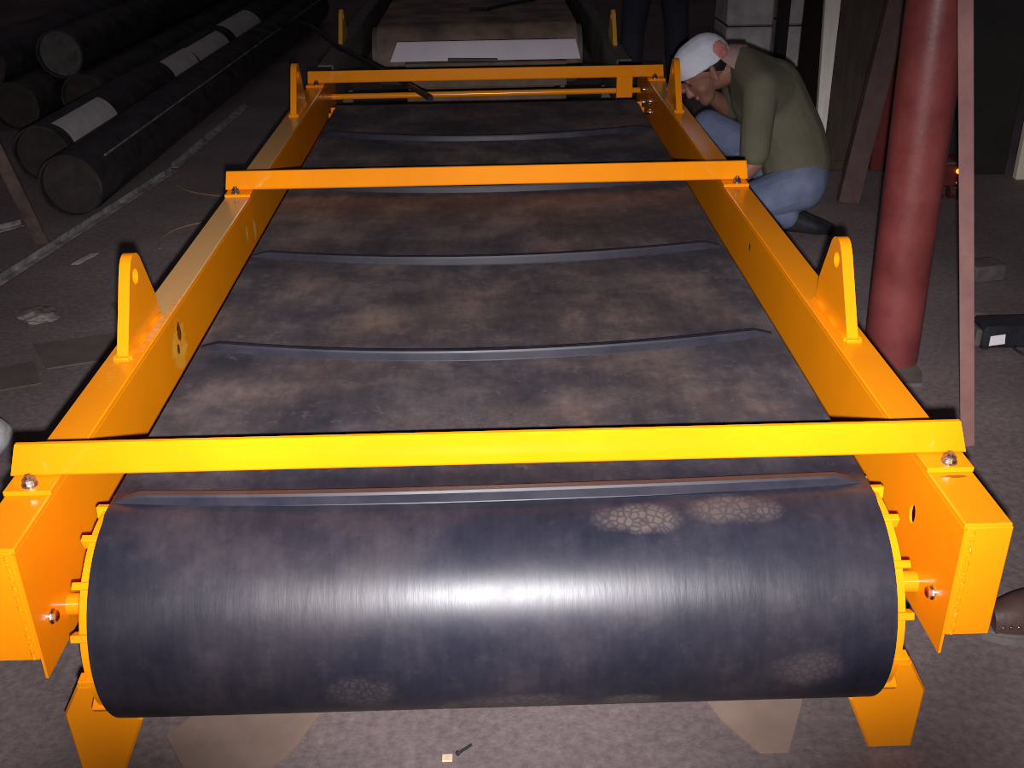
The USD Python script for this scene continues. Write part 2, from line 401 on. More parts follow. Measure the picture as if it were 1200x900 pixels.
class Thing:
    def __init__(self, name, label, category, loc=(0, 0, 0), group=None, kind=None):
        self.loc = np.array(loc, float)
        self.path = numbered('/World', name)
        x = UsdGeom.Xform.Define(stage, self.path)
        x.AddTranslateOp().Set(Gf.Vec3d(*map(float, loc)))
        data(x.GetPrim(), label=label, category=category, group=group, kind=kind)

    def part(self, name, mesh, mat, parent=None, smooth=30, label=None, uv=None, kind=None):
        p = numbered(parent or self.path, name)
        v, f = np.array(mesh.vertices) - self.loc, np.array(mesh.faces)
        m = usdkit.mesh(stage, p, trimesh.Trimesh(v, f, process=False), mat, smooth, uv)
        data(m.GetPrim(), label=label, kind=kind)
        return p


def single(name, label, category, mesh, mat, smooth=30, group=None, kind=None):
    p = numbered('/World', name)
    b = np.array(mesh.bounds)
    loc = np.array([*(b.mean(0)[:2]), b[0, 2]])
    m = usdkit.mesh(stage, p, trimesh.Trimesh(np.array(mesh.vertices) - loc, mesh.faces, process=False), mat, smooth)
    m.AddTranslateOp().Set(Gf.Vec3d(*map(float, loc)))
    data(m.GetPrim(), label=label, category=category, group=group, kind=kind)
    return p


def structure(name, mesh, mat, label):
    single(name, label, name.split('_')[0], mesh, mat, False, kind='structure')


# ------------------------------------------------------------------ the setting
M_FLOOR = concrete_mat()
structure('floor', cbox(-9, 9, -4, 14, -0.1, 0.0), M_FLOOR, 'stained dusty concrete workshop floor')
structure('wall_back', cbox(-9, 9, 14, 14.2, -0.1, 4.5), M_WALL, 'dark far wall of the workshop')
structure('wall_left', cbox(-9.2, -9, -4, 14.2, -0.1, 4.5), M_WALL, 'dark wall on the left of the workshop')
structure('wall_right', cbox(9, 9.2, -4, 14.2, -0.1, 4.5), M_WALL, 'dark wall on the right of the workshop')

# ------------------------------------------------------------------ the near magnetic separator
ZT = 0.52                      # top of the side rails
XO, XI = 0.7535, 0.6830        # outer and inner edge of a rail
YR, ZR, RB, WB = 0.1192, 0.3275, 0.1776, 0.588
YREAR = 2.95
RAIL_END = 3.62
PRINTS_AND_GLINT = []                    # filled before the belt's material is made: (across, along, half sizes, strength)

SEP = Thing('magnetic_separator', 'large yellow framed magnetic separator with wide black rubber belt filling the foreground', 'machine', (0, 1.6, 0))


def side_rail(s):
    m = M_RAIL_L if s < 0 else M_RAIL_R
    web = Polygon([(0.0, ZT - 0.2386), (RAIL_END, ZT - 0.2386), (RAIL_END, ZT - 0.010), (0.0, ZT - 0.010)])
    if s > 0:
        web = web.difference(affinity.rotate(affinity.scale(Point(0.171, 0.424).buffer(1.0, 24), 0.011, 0.018), 0))
    t = 0.004
    a, b = sorted((s * XI, s * (XI + t)))
    o, p = sorted((s * (XI + t), s * XO))
    mesh = cat(prism(web, 'yz', a, b), cbox(min(a, o), max(b, p), 0.0, RAIL_END, ZT - 0.010, ZT, 0.0025), cbox(*sorted((s * (XI + t), s * (XI + 0.046))), 0.004, RAIL_END, ZT - 0.2014, ZT - 0.191, 0.002))
    r = SEP.part('side_rail', mesh, m, label=('left' if s < 0 else 'right') + ' yellow channel rail' + (' with chipped paint' if s < 0 else ' with a bolt hole'))
    e0, e1 = sorted((s * (XI + 0.0035), s * XO))
    SEP.part('end_plate', cbox(e0, e1, -0.003, 0.006, ZT - 0.2014, ZT - 0.0035, 0.002), M_YELLOW, r)
    # weld run where the end plate meets the web
    bead = [(s * (XI + 0.012 + 0.0012 * math.sin(9.0 * k)), -0.0035, ZT - 0.008 - 0.0076 * k) for k in range(26)]
    SEP.part('weld_bead', tube(bead, 0.0028, 6, 2), M_YELLOW, r)
    return r


RAILS = {s: side_rail(s) for s in (-1, 1)}


def lifting_lug(s, y0, xc, t=0.022):
    """Upright plate along the rail: front edge leaning back, steep back edge, rounded top with an eye hole."""
    shape = Polygon([(y0, ZT - 0.001), (y0 + 0.228, ZT - 0.001), (y0 + 0.222, ZT + 0.05), (y0 + 0.168, ZT + 0.151), (y0 + 0.13, ZT + 0.164), (y0 + 0.098, ZT + 0.145)])
    shape = shape.union(Point(y0 + 0.137, ZT + 0.133).buffer(0.037, 24)).convex_hull
    shape = shape.difference(affinity.scale(Point(y0 + 0.124, ZT + 0.127).buffer(1.0, 24), 0.0165, 0.0165))
    lug = SEP.part('lifting_lug', prism(shape, 'yz', xc - t / 2, xc + t / 2), M_YELLOW)
    pts = [(xc - t / 2 - 0.002, y0 + 0.004 + q * 0.22, ZT + 0.003 + 0.0015 * math.sin(7 * k)) for k, q in enumerate(np.linspace(0, 1, 24))]
    pts2 = [(p[0] + t + 0.004, p[1], p[2]) for p in pts]
    front = [(xc - t / 2 - 0.003, y0 - 0.002, ZT + 0.003), (xc, y0 - 0.003, ZT + 0.004), (xc + t / 2 + 0.003, y0 - 0.002, ZT + 0.003)]
    SEP.part('weld_bead', cat(tube(pts, 0.006, 6, 2), tube(pts2, 0.006, 6, 2), tube(front, 0.005, 6, 3)), M_YELLOW, lug)


lifting_lug(-1, 0.625, -0.7175)
lifting_lug(1, 0.63, 0.7175)
lifting_lug(-1, 2.72, -0.7195)
lifting_lug(1, 2.665, 0.7125)


def cross_bar(y, top_half, bottom_half, h, label, bolts, hanger=False):
    """Angle iron across the rails: upright leg at the front, rounded lower corner, flat leg behind; a foot plate and a bolt at each end."""
    z0, z1, t, r = ZT + 0.0088, ZT + h, 0.008, 0.007
    leg = 0.065
    prof = [(y + t, z1), (y + 0.0015, z1), (y, z1 - 0.0015)] + [(y + r - r * math.cos(a), z0 + r - r * math.sin(a)) for a in np.linspace(0, math.pi / 2, 8)] + [(y + leg, z0), (y + leg, z0 + t), (y + t, z0 + t)]
    m = prism(Polygon(prof), 'yz', -1.0, 1.0)
    v = np.array(m.vertices)
    f = np.clip((v[:, 2] - z0) / (z1 - z0), 0, 1)
    v[:, 0] = np.sign(v[:, 0]) * (bottom_half + (top_half - bottom_half) * f)
    bar = SEP.part('cross_bar', trimesh.Trimesh(v, m.faces, process=False), M_YELLOW, label=label)
    for s, (bx, by) in zip((-1, 1), bolts):
        a, b = sorted((s * (XI - 0.003), s * XO))
        SEP.part('foot_plate', cbox(a, b, y - 0.041, y + 0.075, ZT, ZT + 0.0088, 0.0012), M_YELLOW, bar)
        bolt = cat(cyl((bx, by, ZT + 0.0088), (bx, by, ZT + 0.0118), 0.0125, 20), hexnut((bx, by, ZT + 0.0118), (0, 0, 1), 0.0105, 0.010), cyl((bx, by, ZT + 0.02), (bx, by, ZT + 0.026), 0.005, 10))
        SEP.part('bolt', bolt, M_BOLT, bar, label='rusty hexagonal bolt')
    if hanger:
        SEP.part('hanger_plate', cbox(0.552, 0.620, y - 0.001, y + 0.009, ZT - 0.075, ZT + 0.012, 0.002), M_YELLOW, bar)
    return bar


cross_bar(0.1818, 0.738, 0.757, 0.068, 'nearest of the three cross bars', [(-0.718, 0.160), (0.720, 0.159)])
cross_bar(1.743, 0.749, 0.758, 0.065, 'middle of the three cross bars', [(-0.725, 1.722), (0.722, 1.722)])
cross_bar(3.300, 0.746, 0.751, 0.059, 'farthest of the three cross bars', [(-0.712, 3.280), (0.710, 3.280)], hanger=True)

# belt: a closed loop with two flanks
BT = 0.010
STRAIGHT = YREAR - YR


def loop_point(s, r):
    """Point (y, z) and outward normal at arc length s (at radius r), from the front drum's top running forward, down, back, up and forward again."""
    half = math.pi * RB
    tot = 2 * STRAIGHT + 2 * half
    s = s % tot
    if s < half:
        a = math.pi / 2 + s / RB
        return YR + r * math.cos(a), ZR + r * math.sin(a), math.cos(a), math.sin(a)
    s -= half
    if s < STRAIGHT:
        return YR + s, ZR - r, 0, -1
    s -= STRAIGHT
    if s < half:
        a = -math.pi / 2 + s / RB
        return YREAR + r * math.cos(a), ZR + r * math.sin(a), math.cos(a), math.sin(a)
    s -= half
    return YREAR - s, ZR + r, 0, 1


LOOP = 2 * STRAIGHT + 2 * math.pi * RB
HALF = math.pi * RB
PRINTS_AND_GLINT = [(0.22, 0.048, 0.075, 0.030, 0.62), (0.36, 0.036, 0.085, 0.030, 0.42), (0.03, 0.375, 0.11, 0.035, 0.38), (0.20, 0.385, 0.05, 0.035, 0.55), (-0.20, 0.33, 0.06, 0.05, 0.22), (0.47, 0.30, 0.06, 0.04, 0.25),
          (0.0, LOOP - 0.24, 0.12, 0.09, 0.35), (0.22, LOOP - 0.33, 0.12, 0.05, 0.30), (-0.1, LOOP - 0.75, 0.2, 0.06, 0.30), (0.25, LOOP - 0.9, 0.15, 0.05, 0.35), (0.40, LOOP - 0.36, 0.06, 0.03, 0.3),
          (-0.25, LOOP - 0.9, 0.16, 0.04, 0.35), (0.56, LOOP - 2.70, 0.05, 0.16, 1.0), (-0.28, LOOP - 2.85, 0.14, 0.04, 0.8)]  # strongest mark, at the rear right edge: flash reflection painted into the colour
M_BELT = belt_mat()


def belt_mesh():
    ns, nx = 420, 49
    S = np.linspace(0, LOOP, ns + 1)
    X = np.linspace(-WB, WB, nx)
    V, UV, F = [], [], []
    P = np.array([loop_point(s, RB) for s in S])
    for layer in (0, 1):
        base = len(V)
        for i, s in enumerate(S):
            y, z, ny, nz = loop_point(s if i < ns else 0.0, RB)
            for x in X:
                w = (meshkit.fbm(np.array([x * 2.5 + 9, (s if i < ns else 0) * 1.6 + 4, 3.0]), 2, 5) - 0.5) * 0.005
                lift = 0.0045 * (abs(x) / WB) ** 3 if nz > 0.99 else 0.0
                o = w * (0.4 if ny else 1.0) + lift - (BT if layer else 0.0)
                V.append((x, y + ny * o, z + nz * o)); UV.append((x, s))
        for i in range(ns):
            for j in range(nx - 1):
                a, b, c, d = base + i * nx + j, base + i * nx + j + 1, base + (i + 1) * nx + j + 1, base + (i + 1) * nx + j
                F += [(a, d, c), (a, c, b)] if layer == 0 else [(a, c, d), (a, b, c)]
    n1 = (ns + 1) * nx
    for j, flip in ((0, False), (nx - 1, True)):
        base = len(V)
        for i in range(ns + 1):
            V += [V[i * nx + j], V[n1 + i * nx + j]]; UV += [UV[i * nx + j]] * 2
        for i in range(ns):
            a, b, c, d = base + 2 * i, base + 2 * i + 1, base + 2 * i + 3, base + 2 * i + 2
            F += [(a, c, b), (a, d, c)] if not flip else [(a, b, c), (a, c, d)]
    V, F = np.array(V, float), np.array(F, int)
    cen = np.array([0, (YR + YREAR) / 2, ZR])
    f0 = F[ns // 2 * 0 + 2000 * 0 + 100]
    m = trimesh.Trimesh(V, F, process=False)
    fn = np.cross(V[F[0][1]] - V[F[0][0]], V[F[0][2]] - V[F[0][0]])
    if fn[2] < 0:
        F = F[:, ::-1]
    return trimesh.Trimesh(V, F, process=False), np.array(UV)


bm, buv = belt_mesh()
BELT = SEP.part('belt', bm, M_BELT, smooth=True, uv=buv, label='worn black rubber belt with dusty prints and a painted glint')


def cleat_mesh(s0, bow, end_l, end_r, hgt=0.019):
    """A raised rib across the belt, bowed a little towards the rear at both ends, lower at its ends."""
    xs = np.linspace(end_l, end_r, 60)
    sec = [(-0.016, -0.004), (-0.0125, 0.001), (-0.0105, 0.80 * hgt), (-0.0085, hgt), (0.003, hgt), (0.006, 0.8 * hgt), (0.013, 0.001), (0.018, -0.004)]
    V, UV, F = [], [], []
    for x in xs:
        b = bow * (x / 0.585) ** 2 + 0.003 * math.sin(4 * x + s0)
        e = min(1.0, 0.35 + 16 * min(x - end_l, end_r - x))
        for ds, hh in sec:
            s = (s0 - b - ds) % LOOP
            y, z, ny, nz = loop_point(s, RB)
            h = hh * (e if hh > 0 else 1)
            V.append((x, y + ny * h, z + nz * h)); UV.append((x, s + 0.3))
    k = len(sec)
    for i in range(len(xs) - 1):
        for j in range(k):
            a, b2, c, d = i * k + j, i * k + (j + 1) % k, (i + 1) * k + (j + 1) % k, (i + 1) * k + j
            F += [(a, b2, c), (a, c, d)]
    for j in range(1, k - 1):
        F += [(0, j + 1, j), ((len(xs) - 1) * k, (len(xs) - 1) * k + j, (len(xs) - 1) * k + j + 1)]
    m = trimesh.Trimesh(np.array(V), np.array(F), process=False)
    if m.volume < 0:
        m = trimesh.Trimesh(m.vertices, np.array(F)[:, ::-1], process=False)
    return m, np.array(UV)


M_CLEAT = noise_mat('cleat_rubber', (0.010, 0.010, 0.017), (0.019, 0.018, 0.027), 14, 0.44, rough2=0.52, spec=0.3)
for y0, bow in ((0.128, 0.016), (0.632, 0.075), (1.168, 0.075), (1.765, 0.075), (2.372, 0.11)):
    cm, cuv = cleat_mesh(LOOP - (y0 - YR), bow, -0.584, 0.575)
    SEP.part('cleat', cm, M_CLEAT, BELT, smooth=12)
for y0 in (0.35, 0.95, 1.55, 2.15, 2.75):
    cm, cuv = cleat_mesh(HALF + (y0 - YR), 0.0, -0.575, 0.575)
    SEP.part('cleat', cm, M_CLEAT, BELT, smooth=12)

for yc, lab in ((YR, 'front drum with yellow ribbed rims'), (YREAR, 'rear drum with yellow ribbed rims')):
    D = SEP.part('drum', cyl((-0.60, yc, ZR), (0.60, yc, ZR), 0.158, 72), M_YELLOW, label=lab)
    for s in (-1, 1):
        a, b = sorted((s * 0.565, s * 0.6035))
        ring = Point(yc, ZR).buffer(0.1655, 48).difference(Point(yc, ZR).buffer(0.12, 48))
        SEP.part('rim', prism(ring, 'yz', a, b), M_YELLOW, D, smooth=30)
        for k in range(14):
            g = math.radians(82 + 360 / 14 * k)
            c, sn = math.cos(g), math.sin(g)
            tooth = cbox(-0.0245, 0.0245, -0.0058, 0.0058, -0.012, 0.0075, 0.0012)
            R = np.eye(4)
            R[:3, 0] = (1, 0, 0); R[:3, 2] = (0, c, sn); R[:3, 1] = np.cross(R[:3, 2], R[:3, 0])
            R[:3, 3] = (s * 0.5905, yc + 0.1645 * c, ZR + 0.1645 * sn)
            tooth.apply_transform(R)
            SEP.part('rib', tooth, M_YELLOW, D)
    SEP.part('shaft', cyl((-XI, yc, ZR), (XI, yc, ZR), 0.018, 24), M_YELLOW, D)

for s, y, z in ((1, 0.053, 0.357), (-1, 0.053, 0.357)):  # added bolts, standing in for a white glint on each rail
    SEP.part('bolt', cat(cyl((s * XI, y, z), (s * (XI - 0.003), y, z), 0.012, 18), hexnut((s * (XI - 0.003), y, z), (-s, 0, 0), 0.009, 0.008)), M_CHROME, label='bright bolt added for the glint on the inner face of the ' + ('right' if s > 0 else 'left') + ' rail')
SEP.part('magnet_body', cbox(-0.50, 0.50, 0.40, 2.66, 0.19, 0.46, 0.02), M_STEEL, label='dark steel magnet housing inside the belt')
for s in (-1, 1):
    for yl, back in ((0.08, False), (2.93, True)):
        low = Polygon([(s * x, z) for x, z in [(0.6285, 0.15), (0.592, 0.113), (0.640, 0.0), (0.716, 0.0), (0.7195, 0.13), (0.6875, 0.19), (0.6285, 0.19)]])
        leg = cat(bevel_prism(low, 'xz', yl, yl + 0.022, 0.004), prism(Polygon([(s * x, z) for x, z in [(0.6285, 0.18), (0.6285, 0.35), (0.640, 0.35), (0.640, 0.262), (0.688, 0.188)]]), 'xz', yl + 0.003, yl + 0.019))
        SEP.part('leg', leg, M_YELLOW)
SEP.part('cross_tube', cyl((-XI, 3.5, 0.432), (XI, 3.5, 0.435), 0.0125, 20), M_YELLOW, label='slim yellow tube behind the rear drum')
for y, z in ((3.40, 0.458), (3.41, 0.402), (3.21, 0.447), (3.205, 0.403)):
    SEP.part('bolt', cat(cyl((XI, y, z), (XI - 0.004, y, z), 0.013, 18), hexnut((XI - 0.004, y, z), (-1, 0, 0), 0.0105, 0.012)), M_CHROME, label='shiny hexagonal bolt on the right rail')

# ------------------------------------------------------------------ the second separator behind
S2 = Thing('magnetic_separator', 'second separator with dusty brown belt and grey rails standing behind the yellow one', 'machine', (-0.05, 5.6, 0))
for s in (-1, 1):
    xc = -0.05 + s * 0.692
    a, b = sorted((xc - s * 0.035, xc - s * 0.027))
    o, p = sorted((xc - s * 0.027, xc + s * 0.035))
    S2.part('side_rail', cat(cbox(a, b, 3.78, 7.6, 0.30, 0.52), cbox(o, p, 3.78, 7.6, 0.51, 0.52), cbox(o, p, 3.78, 7.6, 0.30, 0.311)), M_GREYST)
    for yl in (4.3, 7.1):
        S2.part('leg', cbox(xc - 0.05, xc + 0.05, yl, yl + 0.03, 0.0, 0.30, 0.004), M_GREYST)
    y0 = 4.36 if s < 0 else 4.16
    shape = Polygon([(y0, 0.518), (y0 + 0.228, 0.518), (y0 + 0.222, 0.57), (y0 + 0.168, 0.665), (y0 + 0.137, 0.672), (y0 + 0.100, 0.655)]).difference(Point(y0 + 0.124, 0.64).buffer(0.0165, 16))
    S2.part('lifting_lug', prism(shape, 'yz', xc - 0.010, xc + 0.010), M_DULLYEL, label='dull yellow lifting lug')


def loop_belt(yc0, yc1, zc, r, x0, x1, t=0.012):
    g = np.linspace(math.pi / 2, 3 * math.pi / 2, 40)
    out = [(yc0 + r * math.cos(a), zc + r * math.sin(a)) for a in g] + [(yc1 - r * math.cos(a), zc - r * math.sin(a)) for a in g]
    P = Polygon(out)
    return prism(P.difference(P.buffer(-t)), 'yz', x0, x1)


S2.part('belt', loop_belt(5.24, 7.3, 0.315, 0.175, -0.63, 0.53), M_DUSTBELT, smooth=35, label='brown dusty belt')
for yc in (5.24, 7.3):
    S2.part('drum', cyl((-0.66, yc, 0.315), (0.56, yc, 0.315), 0.158, 48), M_GREYST)

single('steel_rod', 'thin dark bent rod lying on the dusty belt of the rear separator', 'rod', tube([(-0.10, 5.75, 0.502), (0.0, 5.72, 0.502), (0.05, 5.80, 0.502), (0.35, 6.2, 0.502)], 0.010, 8), M_HOSE)
single('white_board', 'wide white board leaning back in front of the rear separator drum', 'board', hull([(x, y + d, z + d * 0.45) for x, y, z in ((-0.503, 4.450, 0.411), (0.495, 4.450, 0.411), (-0.470, 4.545, 0.487), (0.478, 4.545, 0.487)) for d in (0.0, 0.016)]), M_WHITE)
crate = Thing('wooden_crate', 'low dark wooden crate that carries the white board', 'crate', (0, 4.7, 0))
for k in range(3):
    z = 0.02 + 0.132 * k
    crate.part('slat', cbox(-0.42, 0.42, 4.40, 4.418, z, z + 0.118), M_CRATE)
    crate.part('slat', cbox(-0.42, 0.42, 4.952, 4.97, z, z + 0.118), M_CRATE)
for x in (-0.40, 0.40):
    crate.part('side_panel', cbox(x - 0.012, x + 0.012, 4.419, 4.951, 0.0, 0.396), M_CRATE)
crate.part('lid', cbox(-0.42, 0.42, 4.40, 4.97, 0.3965, 0.408), M_CRATE)
single('black_strip', 'short black strip lying along the foot of the white board', 'strip', beam((-0.20, 4.437, 0.420), (0.06, 4.425, 0.416), 0.018, 0.008, (0, 0, 1)), M_BLACK)
single('black_hose', 'black hose reaching under the far cross bar onto the end of the belt', 'hose',
       tube([(-1.32, 5.9, 0.40), (-0.97, 4.87, 0.54), (-0.75, 4.25, 0.535), (-0.53, 3.78, 0.520), (-0.328, 3.30, 0.5145), (-0.25, 3.07, 0.521), (-0.22, 2.98, 0.523)], 0.012, 10, 8), M_HOSE)

# ------------------------------------------------------------------ pipes on the floor at the left
PIPE_SLOPE = 0.040


def steel_pipe(label, x, y, z, r, y1, labels=(), end_mat=None, seam=None):
    loc = np.array([x, y, z])
    end = loc + np.array([PIPE_SLOPE, 1, 0]) * (y1 - y)
    t = Thing('steel_pipe', label, 'pipe', (x, y, 0), group='steel pipes lying at the left')
    t.part('pipe_wall', pipe(loc, end, r, 0.010, 56), M_STEEL, smooth=35)
    t.part('end_plug', cyl(loc + np.array([PIPE_SLOPE, 1, 0]) * 0.03, loc + np.array([PIPE_SLOPE, 1, 0]) * 0.05, r - 0.0102, 40), end_mat or M_PIPE_IN, label='rusty disc closing the pipe end')
    if seam:
        o = (r + 0.001) * np.array([math.cos(math.radians(seam)), 0, math.sin(math.radians(seam))])
        t.part('weld_seam', tube([loc + o + (end - loc) * q for q in np.linspace(0.03, 1, 12)], 0.0045, 6, 1), M_ANGLE, label='bright weld seam along the pipe')
    for (ya, yb, g0, g1, skew) in labels:
        V, F = [], []
        n, k = 14, 2
        for lay in (0.0015, 0.0002):
            for i in range(n + 1):
                g = math.radians(g0 + (g1 - g0) * i / n)
                for yy in (ya, yb):
                    yq = yy + skew * i / n
                    c = loc + np.array([PIPE_SLOPE, 1, 0]) * (yq - y)
                    V.append(c + (r + lay) * np.array([math.cos(g), 0, math.sin(g)]))
        m = 2 * (n + 1)
        for i in range(n):
            a, b, c2, d = 2 * i, 2 * i + 1, 2 * i + 3, 2 * i + 2
            F += [(a, b, c2), (a, c2, d), (m + a, m + c2, m + b), (m + a, m + d, m + c2), (a, m + b, b), (a, m + a, m + b)]
            F = F[:-2]
            F += [(a, d, m + d), (a, m + d, m + a), (b, m + c2, c2), (b, m + b, m + c2)]
        F += [(0, m, m + 1), (0, m + 1, 1), (2 * n, 2 * n + 1, m + 2 * n + 1), (2 * n, m + 2 * n + 1, m + 2 * n)]
        me = trimesh.Trimesh(np.array(V), np.array(F), process=False)
        if me.volume < 0:
            me.invert()
        t.part('paper_label', me, M_LABEL, smooth=30, label='pale rectangular paper label')
    return t


steel_pipe('dark steel pipe on the floor, nearest the yellow machine', -1.79, 3.2, 0.137, 0.137, 8.9, seam=41)
steel_pipe('dark steel pipe with pale paper labels, second from the yellow machine', -2.115, 3.75, 0.137, 0.137, 9.3,
           [(3.83, 4.42, 12, 72, 0.0), (5.45, 5.95, 8, 70, 0.0), (6.0, 6.75, 4, 66, -0.05), (6.95, 7.75, 15, 85, -0.05)])
steel_pipe('dark steel pipe on the floor, third from the yellow machine', -2.346, 5.05, 0.137, 0.137, 9.6)
steel_pipe('dark steel pipe on the floor, fourth from the yellow machine', -2.674, 4.85, 0.137, 0.137, 9.6)
steel_pipe('dark steel pipe with pale rusty end, stacked on two others', -2.500, 5.2, 0.3615, 0.137, 9.4, end_mat=M_PIPE_END)
steel_pipe('dark steel pipe on the floor, fifth and farthest from the yellow machine', -3.002, 4.6, 0.137, 0.137, 9.0)
steel_pipe('dark steel pipe lying highest at the far left', -2.830, 4.9, 0.3615, 0.137, 9.2)

ANGLE = [(0, 0), (0.025, 0), (0.025, 0.004), (0.004, 0.004), (0.004, 0.03), (0, 0.03)]


def angle_iron(label, p0, p1, side, mat=M_ANGLE):
    single('angle_iron', label, 'angle iron', profile_bar(ANGLE, p0, p1, side), mat, False, group='angle irons on the floor at the left')


angle_iron('long bright-edged angle iron on the floor at the left edge', (-1.84, 2.25, 0.005), (-1.565, 3.9, 0.005), (0, 0, 1))
angle_iron('dull angle iron on the floor beside the nearest pipe', (-1.575, 3.96, 0.005), (-1.495, 5.35, 0.005), (0, 0, 1))
angle_iron('short angle iron on the floor before the end of the nearest pipe', (-2.30, 2.75, 0.005), (-1.99, 3.10, 0.005), (0, 0, 1))
single('steel_bar', 'rusty bar leaning up at the left edge, across the angle irons', 'bar', profile_bar([(-0.025, -0.003), (0.025, -0.003), (0.025, 0.003), (-0.019, 0.003), (-0.019, 0.04), (-0.025, 0.04)], (-1.74, 2.70, 0.058), (-1.755, 2.10, 1.38), (1, 0, 0)), M_RUSTBAR, False)


# ------------------------------------------------------------------ small litter on the floor
def sheet(pts, t, mat, name, label, category, curl=0.0, seed=1):
    m = prism(Polygon(pts), 'xy', 0.0005, t + 0.0005)
    if curl:
        m = m.subdivide().subdivide().subdivide()
        v = np.array(m.vertices)
        v[:, 2] += curl * meshkit.fbm(v * 14 + seed, 2, seed)
        m = trimesh.Trimesh(v, m.faces, process=False)
    single(name, label, category, m, mat, 20, group='cardboard pieces on the floor' if category == 'cardboard' else None)


sheet([(-0.592, 0.155), (-0.53, 0.235), (-0.30, 0.26), (-0.355, 0.12), (-0.43, 0.02), (-0.50, -0.02), (-0.53, 0.06)], 0.003, M_CARD, 'cardboard_sheet', 'flat brown cardboard sheet under the left end of the front drum', 'cardboard')
sheet([(0.36, 0.26), (0.60, 0.30), (0.545, 0.17), (0.50, 0.075), (0.45, 0.075), (0.40, 0.15)], 0.003, M_CARD, 'cardboard_sheet', 'flat brown cardboard sheet under the right end of the front drum', 'cardboard')
sheet([(-1.47, 1.86), (-1.20, 1.95), (-1.06, 1.78), (-1.36, 1.68)], 0.004, M_CARDD, 'cardboard_sheet', 'dirty brown cardboard sheet left of the yellow machine', 'cardboard')
sheet([(-1.62, 1.62), (-1.42, 1.74), (-1.34, 1.58), (-1.55, 1.50)], 0.004, M_CARDD, 'cardboard_sheet', 'dirty brown cardboard scrap at the left edge', 'cardboard')
sheet([(-1.33, 2.2), (-1.10, 2.3), (-1.00, 2.1), (-1.25, 2.05)], 0.003, M_CARDD, 'cardboard_sheet', 'dirty brown cardboard piece near the left lifting lug', 'cardboard')
sheet([(-1.605, 2.60), (-1.57, 2.72), (-1.54, 2.72), (-1.575, 2.60)], 0.002, M_PAPER, 'paper_scrap', 'pale paper scrap on the floor behind the left lifting lug', 'paper', 0.006, 3)
single('rag', 'crumpled grey rag on the floor left of the yellow machine', 'rag', lump((-1.525, 2.07, 0.016), (0.065, 0.05, 0.020), 4, 0.5, 3, 0.0), M_CLOTH, 40)
single('paint_chip', 'small cream chip on the floor before the front drum', 'chip', cbox(-0.0985, -0.0805, 0.076, 0.092, 0.0, 0.004, 0.001), M_CHIP)
screw = Thing('screw', 'small dark screw on the floor beside the cream chip', 'screw', (-0.062, 0.10, 0))
screw.part('screw_shank', cyl((-0.070, 0.093, 0.0035), (-0.048, 0.112, 0.003), 0.0025, 8), M_STEEL)
screw.part('screw_head', cyl((-0.073, 0.0905, 0.0045), (-0.070, 0.093, 0.0045), 0.0045, 12), M_STEEL)
single('wire', 'thin tan wire curling on the floor near the left rail', 'wire', tube([(-1.31, 2.76, 0.004), (-1.335, 2.88, 0.004), (-1.31, 2.99, 0.004), (-1.25, 3.06, 0.004), (-1.17, 3.10, 0.004)], 0.003, 6), M_WIRE)
single('wire', 'thin tan wire on the floor beside the middle cross bar', 'wire', tube([(-1.49, 3.68, 0.004), (-1.40, 3.56, 0.004), (-1.31, 3.50, 0.004), (-1.20, 3.46, 0.004), (-1.08, 3.50, 0.004)], 0.003, 6), M_WIRE)
single('sack', 'pale grey rounded sack cut off by the left edge', 'sack', lump((-1.345, 1.16, 0.050), (0.085, 0.10, 0.055), 9, 0.06, 4, 0.0), M_SACK, 60)

# ------------------------------------------------------------------ right side
col = Thing('red_post', 'thick round red oxide steel post standing right of the yellow machine', 'post', (1.2, 1.6, 0))
col.part('post_tube', cyl((1.2025, 1.60, 0.012), (1.122, 1.60, 3.0), 0.079, 56), M_REDPOST, smooth=40)
col.part('base_plate', prism(Polygon([(1.10, 1.50), (1.195, 1.425), (1.235, 1.425), (1.262, 1.50), (1.262, 1.70), (1.10, 1.70)]), 'xy', 0.0, 0.012), M_GREYST, smooth=False, label='grey base plate')
single('flat_bar', 'pale reddish flat bar standing upright between the red post and the right edge', 'bar', beam((1.228, 1.085, 0.0), (1.0, 1.545, 2.24), 0.037, 0.006, (1, 0, 0)), M_PINKBAR)

single('plank', 'pale narrow plank leaning behind the crouching man', 'plank', prism(Polygon([(1.525, 0.094), (1.564, 0.0), (1.556, 1.65), (1.452, 1.65)]), 'xz', 3.59, 3.62), M_PALEWOOD, False)
cab = Thing('cabinet', 'tall dark brown cabinet beside the pale plank', 'cabinet', (1.69, 3.9, 0))
cab.part('body', cbox(1.575, 1.79, 3.68, 4.2, 0.0, 1.8, 0.006), M_BROWN)
cab.part('door', cbox(1.585, 1.78, 3.66, 3.68, 0.05, 1.78, 0.003), M_BROWN)
cab.part('handle', cbox(1.755, 1.765, 3.645, 3.66, 0.85, 1.0, 0.002), M_STEEL)
single('channel_beam', 'rusty reddish channel leaning left of the red post', 'beam', profile_bar([(-0.045, 0), (0.045, 0), (0.045, 0.04), (0.038, 0.04), (0.038, 0.007), (-0.038, 0.007), (-0.038, 0.04), (-0.045, 0.04)], (1.566, 3.17, 0.0), (1.79, 3.30, 1.50), (1, 0, 0)), noise_mat('rusty_channel', (0.062, 0.030, 0.029), (0.10, 0.052, 0.048), 10, 0.6, 0.2), False)
single('steel_sheet', 'tall dark red steel sheet standing behind the red post', 'sheet', cbox(1.82, 2.115, 3.66, 3.70, 0.0, 1.9, 0.004), M_REDDARK)
single('steel_sheet', 'tall blackish steel sheet standing right of the pale reddish flat bar', 'sheet', cbox(2.12, 2.425, 3.56, 3.60, 0.0, 1.9, 0.004), M_BLACKB)
